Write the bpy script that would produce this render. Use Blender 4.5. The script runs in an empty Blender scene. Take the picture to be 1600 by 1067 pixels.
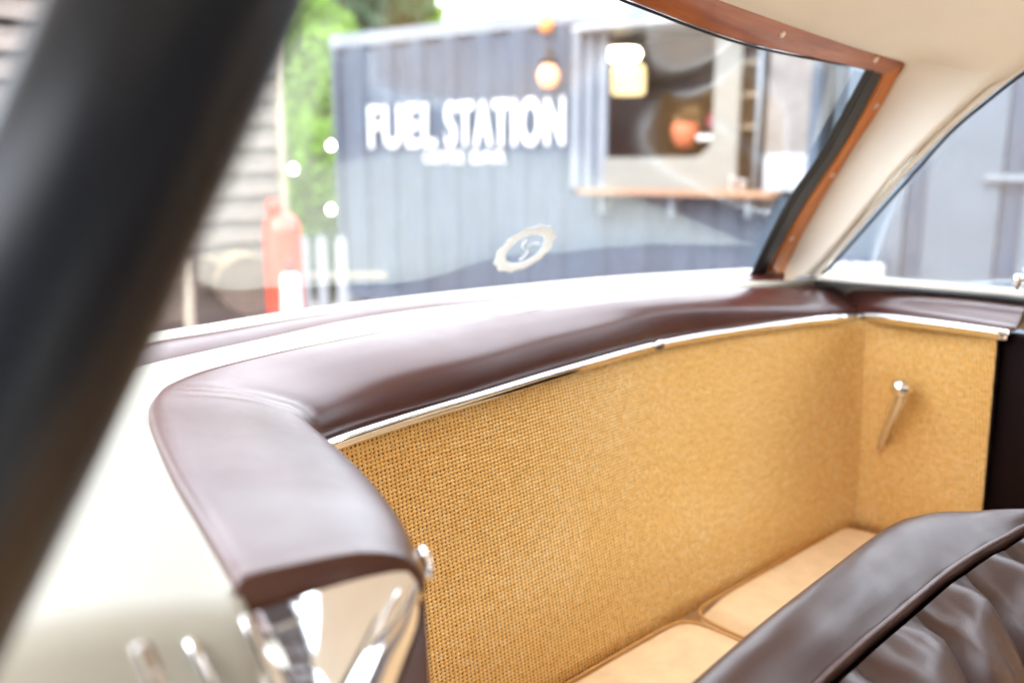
import bpy, bmesh, math, random
from mathutils import Vector, Matrix, noise
from mathutils.bvhtree import BVHTree
R = math.radians
random.seed(7)
SC = bpy.context.scene
COL = SC.collection
V = Vector

# ------------------------------------------------------------------ camera, light, exposure
CZ = 1.75                      # lens height above the yard
PITCH = 11.5
FPX = 1333.3                   # 30 mm lens on a 36 mm sensor, in photo pixels
cam_d = bpy.data.cameras.new('camera')
cam = bpy.data.objects.new('camera', cam_d); COL.objects.link(cam)
cam.location = (0, 0, CZ); cam.rotation_euler = (R(90 - PITCH), 0, 0)
cam_d.lens = 30; cam_d.sensor_width = 36; cam_d.clip_start = 0.02; cam_d.clip_end = 900
cam_d.dof.use_dof = True; cam_d.dof.focus_distance = 0.94; cam_d.dof.aperture_fstop = 2.4
SC.camera = cam

SUN_EL, SUN_AZ = 48, 205       # sun behind the lens, a little to its left, behind thin cloud
w = bpy.data.worlds.new('World'); SC.world = w; w.use_nodes = True
nt = w.node_tree; nt.nodes.clear()
wo = nt.nodes.new('ShaderNodeOutputWorld'); bg = nt.nodes.new('ShaderNodeBackground')
sky = nt.nodes.new('ShaderNodeTexSky'); sky.sky_type = 'NISHITA'; sky.sun_disc = False
sky.sun_elevation = R(SUN_EL); sky.sun_rotation = R(SUN_AZ); sky.dust_density = 4; sky.air_density = 1
mx = nt.nodes.new('ShaderNodeMixRGB'); mx.inputs[0].default_value = 0.8
mx.inputs[2].default_value = (8.6, 9.1, 9.9, 1)          # cloud veil
nt.links.new(sky.outputs[0], mx.inputs[1]); nt.links.new(mx.outputs[0], bg.inputs[0])
bg.inputs[1].default_value = 0.15
nt.links.new(bg.outputs[0], wo.inputs[0])
sd = bpy.data.lights.new('sun', 'SUN'); sd.energy = 0.5; sd.angle = R(35); sd.color = (1, .95, .87)
so = bpy.data.objects.new('sun', sd); COL.objects.link(so)
az = R(SUN_AZ)
sdir = V((math.sin(az) * math.cos(R(SUN_EL)), math.cos(az) * math.cos(R(SUN_EL)), math.sin(R(SUN_EL))))
so.rotation_euler = sdir.to_track_quat('Z', 'Y').to_euler()
SC.view_settings.view_transform = 'Standard'; SC.view_settings.look = 'None'
SC.view_settings.exposure = 2.72; SC.view_settings.gamma = 1; SC.view_settings.use_curve_mapping = False
SC.render.engine = 'CYCLES'
SC.cycles.use_denoising = True
SC.cycles.max_bounces = 10; SC.cycles.transparent_max_bounces = 16; SC.cycles.diffuse_bounces = 5
SC.cycles.sample_clamp_indirect = 8

# ------------------------------------------------------------------ survey helpers: a sight line cut by a real plane
SP, CP = math.sin(R(PITCH)), math.cos(R(PITCH))
CAM = V((0, 0, CZ))
def ray(px, py):
    v = (533.5 - py) / FPX
    return V(((px - 800) / FPX, CP + v * SP, -SP + v * CP))
def az_(px, py, h):                      # cut by the level plane h below the lens
    r = ray(px, py); return CAM + r * (-h / r.z)
UA = V((.74, .6726, 0)).normalized()     # across the car, near side to far side
WA = V((.6726, -.74, 0)).normalized()    # along the car, rear to front
def uw(u, w_, z): return UA * u + WA * w_ + V((0, 0, CZ + z))
def on_plane(px, py, p0, n):
    r = ray(px, py); return CAM + r * ((p0 - CAM).dot(n) / r.dot(n))

# ------------------------------------------------------------------ mesh helpers
def tag(o, label=None, cat=None, group=None, kind=None):
    if label: o['label'] = label
    if cat: o['category'] = cat
    if group: o['group'] = group
    if kind: o['kind'] = kind
    return o
def empty(name, loc, label=None, cat=None, group=None):
    o = bpy.data.objects.new(name, None); COL.objects.link(o); o.location = loc; o.empty_display_size = .1
    return tag(o, label, cat, group)
def wloc(o):
    l = V((0, 0, 0))
    while o: l += o.location; o = o.parent
    return l
def link(name, verts, faces, mat, parent=None, smooth=True, uvs=None, sub=0, solid=0, sol_off=-1, bev=0, label=None):
    off = wloc(parent) if parent else V((0, 0, 0))
    me = bpy.data.meshes.new(name)
    me.from_pydata([tuple(V(v) - off) for v in verts], [], faces)
    if uvs:
        ul = me.uv_layers.new(name='uv')
        for lp in me.loops: ul.data[lp.index].uv = uvs[lp.vertex_index]
    me.materials.append(mat)
    if smooth:
        for p in me.polygons: p.use_smooth = True
    me.update()
    o = bpy.data.objects.new(name, me); COL.objects.link(o)
    if parent: o.parent = parent
    if label: o['label'] = label
    if solid:
        m = o.modifiers.new('t', 'SOLIDIFY'); m.thickness = solid; m.offset = sol_off
    if bev:
        m = o.modifiers.new('b', 'BEVEL'); m.width = bev; m.segments = 3; m.limit_method = 'ANGLE'
        m.angle_limit = R(40)
    if sub:
        m = o.modifiers.new('s', 'SUBSURF'); m.levels = sub; m.render_levels = sub
    return o
def cr(pts, n):                           # smooth curve through points, n samples
    pts = [V(p) for p in pts]
    P = [pts[0] * 2 - pts[1]] + pts + [pts[-1] * 2 - pts[-2]]
    fine = []
    for i in range(1, len(P) - 2):
        for k in range(16):
            t = k / 16; a, b, c, d = P[i-1], P[i], P[i+1], P[i+2]
            fine.append(.5 * ((2*b) + (c-a)*t + (2*a-5*b+4*c-d)*t*t + (3*b-a-3*c+d)*t**3))
    fine.append(pts[-1])
    L = [0]
    for a, b in zip(fine, fine[1:]): L.append(L[-1] + (b-a).length)
    out = []; j = 0
    for k in range(n):
        s = L[-1] * k / (n-1)
        while j < len(L) - 2 and L[j+1] < s: j += 1
        d = L[j+1] - L[j]
        out.append(fine[j].lerp(fine[j+1], 0 if d < 1e-9 else min(1, (s - L[j]) / d)))
    return out
def crp(pts, n):                          # as cr, parameter uniform between the given points
    pts = [V(p) for p in pts]
    P = [pts[0] * 2 - pts[1]] + pts + [pts[-1] * 2 - pts[-2]]
    out = []
    for k in range(n):
        x = k / (n-1) * (len(pts) - 1); i = min(int(x), len(pts) - 2); t = x - i; i += 1
        a, b, c, d = P[i-1], P[i], P[i+1], P[i+2]
        out.append(.5 * ((2*b) + (c-a)*t + (2*a-5*b+4*c-d)*t*t + (3*b-a-3*c+d)*t**3))
    return out
def grid(name, rows, mat, parent=None, flip=False, **k):
    n = len(rows[0]); vs = [p for r in rows for p in r]; fs = []; uv = []
    vv = 0
    for i, r in enumerate(rows):
        if i: vv += sum((rows[i][j] - rows[i-1][j]).length for j in range(n)) / n
        uu = 0
        for j in range(n):
            if j: uu += (r[j] - r[j-1]).length
            uv.append((uu, vv))
    for i in range(len(rows) - 1):
        for j in range(n - 1):
            f = (i*n+j, i*n+j+1, (i+1)*n+j+1, (i+1)*n+j)
            fs.append(f[::-1] if flip else f)
    return link(name, vs, fs, mat, parent, uvs=uv, **k)
def tube(name, path, rad, mat, parent=None, seg=10, flat=1.0, up=V((0, 0, 1)), cap=True, **k):
    path = [V(p) for p in path]; vs = []; fs = []; n = len(path)
    for i, p in enumerate(path):
        d = (path[min(i+1, n-1)] - path[max(i-1, 0)]).normalized()
        a = d.cross(up); a = a.normalized() if a.length > 1e-4 else V((1, 0, 0)); b = a.cross(d).normalized()
        r = rad(i / max(1, n-1)) if callable(rad) else rad
        for s in range(seg):
            t = 2*math.pi*s/seg
            vs.append(p + a*r*math.cos(t)*flat + b*r*math.sin(t))
    for i in range(n-1):
        for s in range(seg):
            fs.append((i*seg+s, i*seg+(s+1) % seg, (i+1)*seg+(s+1) % seg, (i+1)*seg+s))
    if cap:
        fs.append(tuple(range(seg))[::-1]); fs.append(tuple((n-1)*seg+s for s in range(seg)))
    return link(name, vs, fs, mat, parent, **k)
def box(name, c, ax, ay, az2, sx, sy, sz, mat, parent=None, bev=0, **k):
    vs = [c + ax*(sx/2*i) + ay*(sy/2*j) + az2*(sz/2*l) for i in (-1, 1) for j in (-1, 1) for l in (-1, 1)]
    fs = [(0, 1, 3, 2), (4, 6, 7, 5), (0, 4, 5, 1), (2, 3, 7, 6), (0, 2, 6, 4), (1, 5, 7, 3)]
    return link(name, vs, fs, mat, parent, smooth=False, bev=bev, **k)
def lathe(name, base, prof, mat, parent=None, seg=28, axis=V((0, 0, 1)), **k):
    a = axis.orthogonal().normalized(); b = axis.cross(a).normalized(); vs = []; fs = []
    for r, h in prof:
        for s in range(seg):
            t = 2*math.pi*s/seg; vs.append(base + axis*h + a*r*math.cos(t) + b*r*math.sin(t))
    for i in range(len(prof)-1):
        for s in range(seg): fs.append((i*seg+s, i*seg+(s+1) % seg, (i+1)*seg+(s+1) % seg, (i+1)*seg+s))
    fs.append(tuple(range(seg))[::-1]); fs.append(tuple((len(prof)-1)*seg+s for s in range(seg)))
    return link(name, vs, fs, mat, parent, **k)

# ------------------------------------------------------------------ materials
class NT:
    def __init__(s, name):
        s.m = bpy.data.materials.new(name); s.m.use_nodes = True; s.t = s.m.node_tree
        s.b = s.t.nodes['Principled BSDF']; s.o = s.t.nodes['Material Output']
    def n(s, ty, **k):
        nd = s.t.nodes.new('ShaderNode' + ty)
        for a, b in k.items(): setattr(nd, a, b)
        return nd
    def l(s, a, b): s.t.links.new(a, b)
    def noise(s, scale, detail=4, rough=.55, coord='Object', stretch=None):
        tc = s.n('TexCoord'); nz = s.n('TexNoise'); nz.inputs['Scale'].default_value = scale
        nz.inputs['Detail'].default_value = detail; nz.inputs['Roughness'].default_value = rough
        src = tc.outputs[coord]
        if stretch:
            mp = s.n('Mapping'); mp.inputs['Scale'].default_value = stretch; s.l(src, mp.inputs[0]); src = mp.outputs[0]
        s.l(src, nz.inputs['Vector']); return nz.outputs[0]
    def ramp(s, fac, stops):
        r = s.n('ValToRGB'); e = r.color_ramp.elements
        while len(e) < len(stops): e.new(.5)
        for i, (p, c) in enumerate(stops): e[i].position = p; e[i].color = (*c, 1)
        s.l(fac, r.inputs[0]); return r.outputs[0]
    def bump(s, h, strength, dist):
        b = s.n('Bump'); b.inputs['Strength'].default_value = strength; b.inputs['Distance'].default_value = dist
        s.l(h, b.inputs['Height']); s.l(b.outputs[0], s.b.inputs['Normal']); return b
    def math(s, op, a, b=None):
        m = s.n('Math', operation=op)
        for i, x in enumerate((a, b)):
            if x is None: continue
            if isinstance(x, (int, float)): m.inputs[i].default_value = x
            else: s.l(x, m.inputs[i])
        return m.outputs[0]
def mat(name, c, rough=.5, metal=0, var=.12, vscale=6, bscale=0, bstr=.2, bdist=.002, spec=.5, coat=0, coord='Object', stretch=None):
    s = NT(name); b = s.b
    b.inputs['Roughness'].default_value = rough; b.inputs['Metallic'].default_value = metal
    b.inputs['Specular IOR Level'].default_value = spec
    b.inputs['Coat Weight'].default_value = coat; b.inputs['Coat Roughness'].default_value = .08
    nz = s.noise(vscale, 5, .6, coord, stretch)
    s.l(s.ramp(nz, [(.25, tuple(x*(1-var) for x in c)), (.75, tuple(min(1, x*(1+var)) for x in c))]), b.inputs['Base Color'])
    if bscale: s.bump(s.noise(bscale, 4, .6, coord, stretch), bstr, bdist)
    return s.m
def leather(name, c, rough, gscale, gstr, wr=.0, coat=.35):
    s = NT(name); b = s.b
    b.inputs['Roughness'].default_value = rough
    nz = s.noise(9, 5)
    s.l(s.ramp(nz, [(.3, tuple(x*.85 for x in c)), (.7, tuple(x*1.18 for x in c))]), b.inputs['Base Color'])
    tc = s.n('TexCoord'); vo = s.n('TexVoronoi', feature='DISTANCE_TO_EDGE'); vo.inputs['Scale'].default_value = gscale
    s.l(tc.outputs['Object'], vo.inputs['Vector'])
    e = s.math('MINIMUM', vo.outputs[0], .12)
    h = s.math('ADD', s.math('MULTIPLY', e, 4.0), s.math('MULTIPLY', s.noise(gscale*.35, 4), .8))
    h = s.math('ADD', h, s.math('MULTIPLY', s.noise(14, 3), wr))
    s.bump(h, gstr, .0006)
    r = s.ramp(s.noise(22, 4), [(.3, (rough*.85,)*3), (.7, (rough*1.18,)*3)])
    s.l(r, b.inputs['Roughness'])
    b.inputs['Coat Weight'].default_value = .35; b.inputs['Coat Roughness'].default_value = .25
    s.b.inputs['Coat Weight'].default_value = coat
    return s.m
def weave(name, pu, pv, dark, midc, light, strength):
    s = NT(name); b = s.b; b.inputs['Roughness'].default_value = .78; b.inputs['Specular IOR Level'].default_value = .25
    uv = s.n('UVMap'); sep = s.n('SeparateXYZ')
    nz = s.n('TexNoise'); nz.inputs['Scale'].default_value = 60; nz.inputs['Detail'].default_value = 3
    s.l(uv.outputs[0], nz.inputs['Vector'])
    vm = s.n('VectorMath', operation='MULTIPLY_ADD'); vm.inputs[1].default_value = (.0030, .0026, 0)
    s.l(nz.outputs['Color'], vm.inputs[0]); s.l(uv.outputs[0], vm.inputs[2]); s.l(vm.outputs[0], sep.inputs[0])
    cu = s.math('COSINE', s.math('MULTIPLY', sep.outputs[0], 2*math.pi/pu))
    cv = s.math('COSINE', s.math('MULTIPLY', sep.outputs[1], 2*math.pi/pv))
    f = s.math('ADD', s.math('MULTIPLY', cu, .55), s.math('MULTIPLY', cv, .45))      # knots on a grid, holes between four knots
    irr = s.noise(150, 2, .5, 'UV')
    h = s.math('MULTIPLY', f, .7)
    fib = s.noise(420, 3, .7, 'UV', (1, .25, 1))
    h2 = s.math('ADD', h, s.math('MULTIPLY', fib, .5))
    # fibre colour: threads of several batches of straw
    big = s.noise(3, 3, .5, 'UV'); th = s.noise(75, 4, .65, 'UV', (.7, 1.2, 1))
    k = s.math('ADD', s.math('MULTIPLY', big, .4), s.math('MULTIPLY', th, .6))
    colr = s.ramp(k, [(.28, dark), (.5, midc), (.74, light)])
    hole = s.math('MULTIPLY', s.math('SUBTRACT', s.math('SUBTRACT', s.math('MULTIPLY', irr, 1.5), 1.0), f), 1.45)
    hole.node.use_clamp = True
    mxr = s.n('MixRGB'); mxr.inputs[2].default_value = (.17, .06, .008, 1)
    s.l(hole, mxr.inputs[0]); s.l(colr, mxr.inputs[1]); s.l(mxr.outputs[0], b.inputs['Base Color'])
    s.bump(h2, strength, .0016)
    return s.m
def glass(name, tint, dirt, f0=.25):
    s = NT(name); s.t.nodes.remove(s.b)
    ge = s.n('NewGeometry'); dt = s.n('VectorMath', operation='DOT_PRODUCT')
    s.l(ge.outputs['Incoming'], dt.inputs[0]); s.l(ge.outputs['Normal'], dt.inputs[1])
    d = s.math('ABSOLUTE', dt.outputs['Value'])
    F = s.math('ADD', s.math('MULTIPLY', s.math('POWER', s.math('SUBTRACT', 1.0, d), 5.0), 1-f0), f0)
    tr = s.n('BsdfTransparent'); tr.inputs[0].default_value = (*tint, 1)
    gl = s.n('BsdfGlossy'); gl.inputs['Roughness'].default_value = .11
    m1 = s.n('MixShader'); s.l(F, m1.inputs[0]); s.l(tr.outputs[0], m1.inputs[1]); s.l(gl.outputs[0], m1.inputs[2])
    # dust: specks and a faint smear
    df = s.n('BsdfDiffuse'); df.inputs[0].default_value = (.75, .75, .73, 1)
    tc = s.n('TexCoord'); vo = s.n('TexVoronoi'); vo.inputs['Scale'].default_value = 55
    s.l(tc.outputs['Object'], vo.inputs['Vector'])
    sp = s.math('LESS_THAN', vo.outputs['Distance'], .045)
    sp = s.math('MULTIPLY', sp, s.math('GREATER_THAN', s.noise(5, 2), .53))
    sm = s.math('MULTIPLY', s.math('POWER', s.noise(4, 6, .7, 'Object', (1, 1, 3)), 3.0), dirt)
    fac = s.math('ADD', s.math('MULTIPLY', sp, .45), sm); fac.node.use_clamp = True
    m2 = s.n('MixShader'); s.l(fac, m2.inputs[0]); s.l(m1.outputs[0], m2.inputs[1]); s.l(df.outputs[0], m2.inputs[2])
    s.l(m2.outputs[0], s.o.inputs['Surface'])
    return s.m
def wood(name, c1, c2, c3, sc, rough, coat=.6):
    s = NT(name); b = s.b
    g = s.noise(sc, 6, .65, 'UV', (16, 1.2, 1)); big = s.noise(9, 3, .5, 'UV')
    k = s.math('ADD', s.math('MULTIPLY', g, .65), s.math('MULTIPLY', big, .35))
    s.l(s.ramp(k, [(.35, c1), (.5, c2), (.66, c3)]), b.inputs['Base Color'])
    b.inputs['Roughness'].default_value = rough
    b.inputs['Coat Weight'].default_value = coat; b.inputs['Coat Roughness'].default_value = .18
    s.bump(g, .12, .0006); return s.m
def emit(name, c, st):
    s = NT(name); s.b.inputs['Base Color'].default_value = (*c, 1)
    s.b.inputs['Emission Color'].default_value = (*c, 1); s.b.inputs['Emission Strength'].default_value = st
    return s.m

M = {}
M['maroon'] = leather('maroon_leather', (.058, .015, .011), .33, 420, .15, .12)
M['dark_leather'] = leather('seat_leather', (.042, .017, .012), .38, 300, .16, 1.2, .12)
M['piping'] = leather('piping_leather', (.075, .035, .030), .5, 600, .12)
M['cream'] = mat('cream_paint', (.37, .36, .31), .5, var=.04, vscale=3, coat=0, spec=.25)
M['lining'] = mat('cream_vinyl', (.88, .87, .80), .55, var=.05, vscale=5, bscale=260, bstr=.25, bdist=.0006)
M['seam'] = mat('lining_seam', (.34, .27, .19), .6)
M['panel_lining'] = mat('pale_vinyl', (.88, .87, .80), .55, var=.03, vscale=4, bscale=260, bstr=.2, bdist=.0006)
M['chrome'] = mat('chrome', (.86, .86, .86), .06, 1, var=.02, bscale=9, bstr=.08, bdist=.002)
M['thread'] = mat('thread', (.20, .13, .11), .7)
M['satin'] = mat('satin_nickel', (.88, .88, .90), .28, 1, var=.03)
M['sisal'] = weave('sisal_weave', .0066, .0050, (.80, .43, .105), (.90, .56, .19), (.95, .73, .39), 1.0)
M['sisal_far'] = weave('sisal_weave_side', .0076, .0062, (.60, .33, .13), (.72, .44, .20), (.82, .56, .30), 1.0)
M['cushion'] = mat('tan_carpet', (.72, .51, .29), .85, var=.10, vscale=30, bscale=900, bstr=.5, bdist=.001, spec=.2)
M['cushion_edge'] = mat('tan_binding', (.50, .25, .07), .8, var=.15, vscale=40, bscale=600, bstr=.4)
M['rail_wood'] = wood('varnished_top_rail', (.26, .065, .022), (.42, .125, .04), (.56, .21, .08), 3.2, .32)
M['side_wood'] = wood('varnished_side_rail', (.42, .11, .008), (.66, .20, .013), (.78, .31, .035), 3.2, .35)
M['rubber'] = mat('black_rubber', (.022, .025, .028), .42, var=.1, bscale=40, bstr=.1)
M['black_paint'] = mat('black_gloss', (.009, .012, .018), .30, var=.1, bscale=0, spec=.3)
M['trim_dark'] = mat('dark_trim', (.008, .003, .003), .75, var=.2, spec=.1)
M['glass'] = glass('rear_glass', (.96, .98, .98), .26)
M['glass_side'] = glass('side_glass', (.96, .98, .99), .14)
M['screw'] = mat('screw_brass', (.85, .70, .60), .3, 1, var=.1)
M['sticker'] = mat('sticker_white', (.93, .93, .91), .6, var=.10, vscale=120)
M['sticker_in'] = mat('sticker_blue', (.25, .34, .42), .6, var=.3, vscale=60)
M['cont'] = mat('container_paint', (.052, .078, .118), .5, var=.18, vscale=2.5, bscale=30, bstr=.1)
M['cont2'] = mat('pale_container_paint', (.095, .128, .165), .45, var=.12, vscale=2, bscale=30, bstr=.1)
M['cont_rail'] = mat('container_rail', (.20, .23, .27), .5, var=.15, vscale=3)
M['white'] = mat('white_paint', (.82, .82, .82), .5, var=.03)
M['frame'] = mat('reflected_cream', (.20, .20, .18), .5, var=.06)  # pale tone of the glass reflection, put into the frame colour
M['greige'] = mat('reflected_greige', (.18, .17, .165), .7, var=.4, vscale=5)  # mottled grey-brown of the glass reflection, painted onto a panel
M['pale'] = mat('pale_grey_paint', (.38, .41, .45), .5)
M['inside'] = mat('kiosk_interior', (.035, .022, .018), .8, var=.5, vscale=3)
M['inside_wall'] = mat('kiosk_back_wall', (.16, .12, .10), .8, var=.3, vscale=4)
M['counter'] = mat('counter_wood', (.32, .18, .11), .5, var=.2, vscale=12, stretch=(1, 8, 8))
M['shed'] = mat('weathered_boards', (.17, .14, .12), .85, var=.4, vscale=4, bscale=20, bstr=.6, bdist=.01, stretch=(1, 1, 9))
M['post'] = mat('pale_post', (.34, .29, .22), .8, var=.2, vscale=8)
M['bark'] = mat('log_bark', (.30, .22, .14), .9, var=.4, vscale=6, bscale=14, bstr=.8, bdist=.02)
M['logend'] = mat('log_end', (.11, .08, .06), .85, var=.45, vscale=7, bscale=20, bstr=.3)
M['red'] = mat('red_enamel', (.62, .045, .015), .35, var=.08, coat=.3)
M['gravel'] = mat('gravel', (.28, .24, .20), .9, var=.3, vscale=9, bscale=70, bstr=.8, bdist=.02)
M['grass'] = mat('grass_bank', (.10, .19, .03), .9, var=.4, vscale=3, bscale=30, bstr=.8, bdist=.05)
M['terra'] = mat('terracotta', (.55, .13, .06), .6, var=.2)
M['pink'] = mat('pink_petals', (.60, .05, .12), .6, var=.2)
M['brownleaf'] = mat('dried_leaves', (.20, .12, .05), .8, var=.4)
M['steel'] = mat('grey_steel', (.18, .22, .26), .4, 0, var=.1)
M['orange_metal'] = mat('copper_fitting', (.70, .24, .07), .4, var=.1)
M['blackcap'] = mat('black_cap', (.015, .015, .018), .5)
M['bulb'] = emit('festoon_bulb', (1, .97, .88), 8)
M['lampglow'] = emit('amber_bulb', (1, .45, .24), .35)
M['ceilinglight'] = emit('ceiling_light', (1, .93, .72), 4)
M['shadeglow'] = emit('lit_shade', (1, .74, .36), .45)
def leafmat(name, c, tr):
    s = NT(name); b = s.b; b.inputs['Roughness'].default_value = .5
    oi = s.noise(1.7, 3, .6); g = s.noise(30, 2)
    k = s.math('ADD', s.math('MULTIPLY', oi, .6), s.math('MULTIPLY', g, .4))
    cc = s.ramp(k, [(.35, tuple(x*.55 for x in c)), (.65, tuple(x*1.4 for x in c))])
    s.l(cc, b.inputs['Base Color'])
    tl = s.n('BsdfTranslucent'); s.l(cc, tl.inputs[0]); ms = s.n('MixShader'); ms.inputs[0].default_value = tr
    s.l(b.outputs[0], ms.inputs[1]); s.l(tl.outputs[0], ms.inputs[2]); s.l(ms.outputs[0], s.o.inputs['Surface'])
    return s.m
M['leaf_bright'] = leafmat('bright_leaves', (.17, .34, .012), .5)
M['leaf_dark'] = leafmat('dark_leaves', (.035, .10, .035), .25)
M['trunk'] = mat('tree_bark', (.12, .09, .06), .9, var=.3, vscale=8, bscale=18, bstr=.7, bdist=.02)

# ================================================================== THE SETTING
def plane(name, x0, x1, y0, y1, z, m):
    o = link(name, [(x0, y0, z), (x1, y0, z), (x1, y1, z), (x0, y1, z)], [(0, 1, 2, 3)], m, smooth=False)
    return tag(o, kind='structure')
plane('ground', -400, 400, -400, 400, 0, M['gravel'])
gb = [[V((-9 + 17*j/16, 12.6 + i*1.6 + .4*noise.noise(V((j*.7, i, 0))), .01 + .75*(i/4)**1.3 + .1*noise.noise(V((j, i*2, 3))))) for j in range(17)] for i in range(5)]
tag(grid('grass_bank', gb, M['grass'], flip=False), kind='structure')

# ---- shipping container of the coffee stand
P0 = V((-2.28, 11.3, 0)); DD = V((.833, -.553, 0)).normalized(); NN = V((-.553, -.833, 0)).normalized()
def wp(px, py, off=0):                     # the front face of the container row
    p = on_plane(px, py, P0 + NN*off, NN); return (p - P0).dot(DD), p.z
def cw(s, z, off=0): return P0 + DD*s + NN*off + V((0, 0, z))
ZT, ZB, L1, DEP = 3.35, .06, 6.06, 2.44
s_h0 = wp(893, 150)[0]; s_o0 = wp(948, 150)[0]; s_o1 = wp(1205, 150)[0]
z_ctr = wp(1050, 296)[1]; z_hd = wp(1000, 48)[1]
cont = empty('shipping_container', P0, 'grey blue corrugated container with large white lettering and an open serving hatch', 'container')
def corr(name, s0, s1, z0, z1, m, parent, pitch=.48, dep=.045):
    vs = []; fs = []; s = s0; k = 0; pr = []
    seq = [(.0, 0), (.17, 0), (.24, 1), (.41, 1), (.48, 0)]
    while s < s1 - 1e-6:
        for a, b in seq[:-1]:
            if s + a*pitch/.48 <= s1: pr.append((s + a*pitch/.48, b*dep))
        s += pitch
    pr.append((s1, pr[-1][1]))
    for a, b in pr: vs += [cw(a, z0, b - dep), cw(a, z1, b - dep)]
    for i in range(len(pr)-1): fs.append((2*i, 2*i+2, 2*i+3, 2*i+1))
    return link(name, vs, fs, m, parent, smooth=False, solid=.004, sol_off=1)
corr('corrugated_wall', .08, s_h0, ZB+.12, ZT-.13, M['cont'], cont)
corr('corrugated_wall', s_h0, L1-.08, ZB+.12, z_ctr-.06, M['cont'], cont)
UPZ = V((0, 0, 1))
def cbox(name, s0, s1, z0, z1, o0, o1, m, parent, bev=.006, **k):
    return box(name, cw((s0+s1)/2, (z0+z1)/2, (o0+o1)/2), DD, NN, UPZ, abs(s1-s0), abs(o1-o0), abs(z1-z0), m, parent, bev=bev, **k)
cbox('top_rail', 0, L1, ZT-.13, ZT, -.10, .012, M['cont_rail'], cont)
cbox('bottom_rail', 0, L1, ZB, ZB+.12, -.10, .012, M['cont'], cont)
for a in (0, L1-.08): cbox('corner_post', a, a+.08, ZB+.12, ZT-.13, -.10, .012, M['cont'], cont)
for a in (0, L1-.17):
    for z in (ZT-.115, ZB): cbox('corner_casting', a-.004, a+.174, z-.004, z+.12, -.12, .020, M['cont_rail'], cont)
for k in range(7):                          # black strips painted in as the shaded notches under the rail
    cbox('shade_notch', .26 + k*.48, .36 + k*.48, ZT-.19, ZT-.145, -.043, -.036, M['blackcap'], cont, bev=0)
cbox('hatch_side_panel', s_h0, s_o0, z_ctr, ZT-.13, -.05, .0, M['cont_rail'], cont)
for a in (.25, .62): cbox('panel_rib', s_h0 + a*(s_o0-s_h0), s_h0 + a*(s_o0-s_h0)+.05, z_ctr, ZT-.2, 0, .02, M['cont'], cont)
cbox('hatch_header', s_o0, L1-.08, z_hd, ZT-.13, -.07, .006, M['cont_rail'], cont)
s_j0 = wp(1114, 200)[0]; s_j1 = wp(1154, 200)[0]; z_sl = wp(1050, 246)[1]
hf = cbox('reflection_frame', s_j0, s_j1, z_sl, z_hd, -.05, .022, M['frame'], cont)  # glass reflection built as a solid pale frame, sill and rounded corner
cbox('reflection_sill', s_o0, s_j1, z_ctr+.002, z_sl, -.05, .020, M['frame'], hf, bev=.004)
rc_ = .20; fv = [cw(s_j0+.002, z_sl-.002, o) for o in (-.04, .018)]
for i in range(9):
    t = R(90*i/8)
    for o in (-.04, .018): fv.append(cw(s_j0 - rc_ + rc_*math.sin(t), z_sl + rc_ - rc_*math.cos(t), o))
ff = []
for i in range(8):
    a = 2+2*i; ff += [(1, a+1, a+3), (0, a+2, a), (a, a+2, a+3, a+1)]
link('reflection_corner', fv, ff, M['frame'], hf, smooth=False)
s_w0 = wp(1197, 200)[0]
cbox('reflection_panel', s_w0, L1-.08, wp(1250, 240)[1], z_hd, -.06, .0, M['greige'], cont)  # two pale panels stand in for the reflection on the rear glass
cbox('reflection_panel', s_w0, L1-.08, z_ctr, wp(1250, 240)[1]-.004, -.06, .004, M['pale'], cont)
# awning flap folded up under the header
cbox('awning', s_h0+.1, s_o1, z_hd+.02, z_hd+.05, .02, .22, M['pale'], cont)
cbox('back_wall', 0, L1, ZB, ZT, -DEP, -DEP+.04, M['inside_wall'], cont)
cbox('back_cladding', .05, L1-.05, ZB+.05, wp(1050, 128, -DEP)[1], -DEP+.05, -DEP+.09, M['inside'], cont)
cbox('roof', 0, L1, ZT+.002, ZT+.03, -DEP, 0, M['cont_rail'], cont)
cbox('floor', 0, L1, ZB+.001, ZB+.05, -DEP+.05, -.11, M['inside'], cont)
for a in (0, L1-.03): cbox('end_wall', a+.002, a+.028, ZB+.06, ZT-.005, -DEP+.05, -.105, M['cont'], cont)
# ceiling light and lit shade inside the hatch
def cpt(px, py, off): s, z = wp(px, py, off); return cw(s, z, off)
pL = cpt(974, 86, -.9)
lathe('ceiling_light', pL - UPZ*.05, [(.02, .12), (.17, .11), (.2, .06), (.17, .0), (.02, -.01)][::-1], M['ceilinglight'], cont)
pS = cpt(982, 124, -1.0)
lathe('lamp_shade', pS - UPZ*.17, [(.17, 0), (.19, .02), (.19, .28), (.17, .31)], M['shadeglow'], cont)
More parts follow.
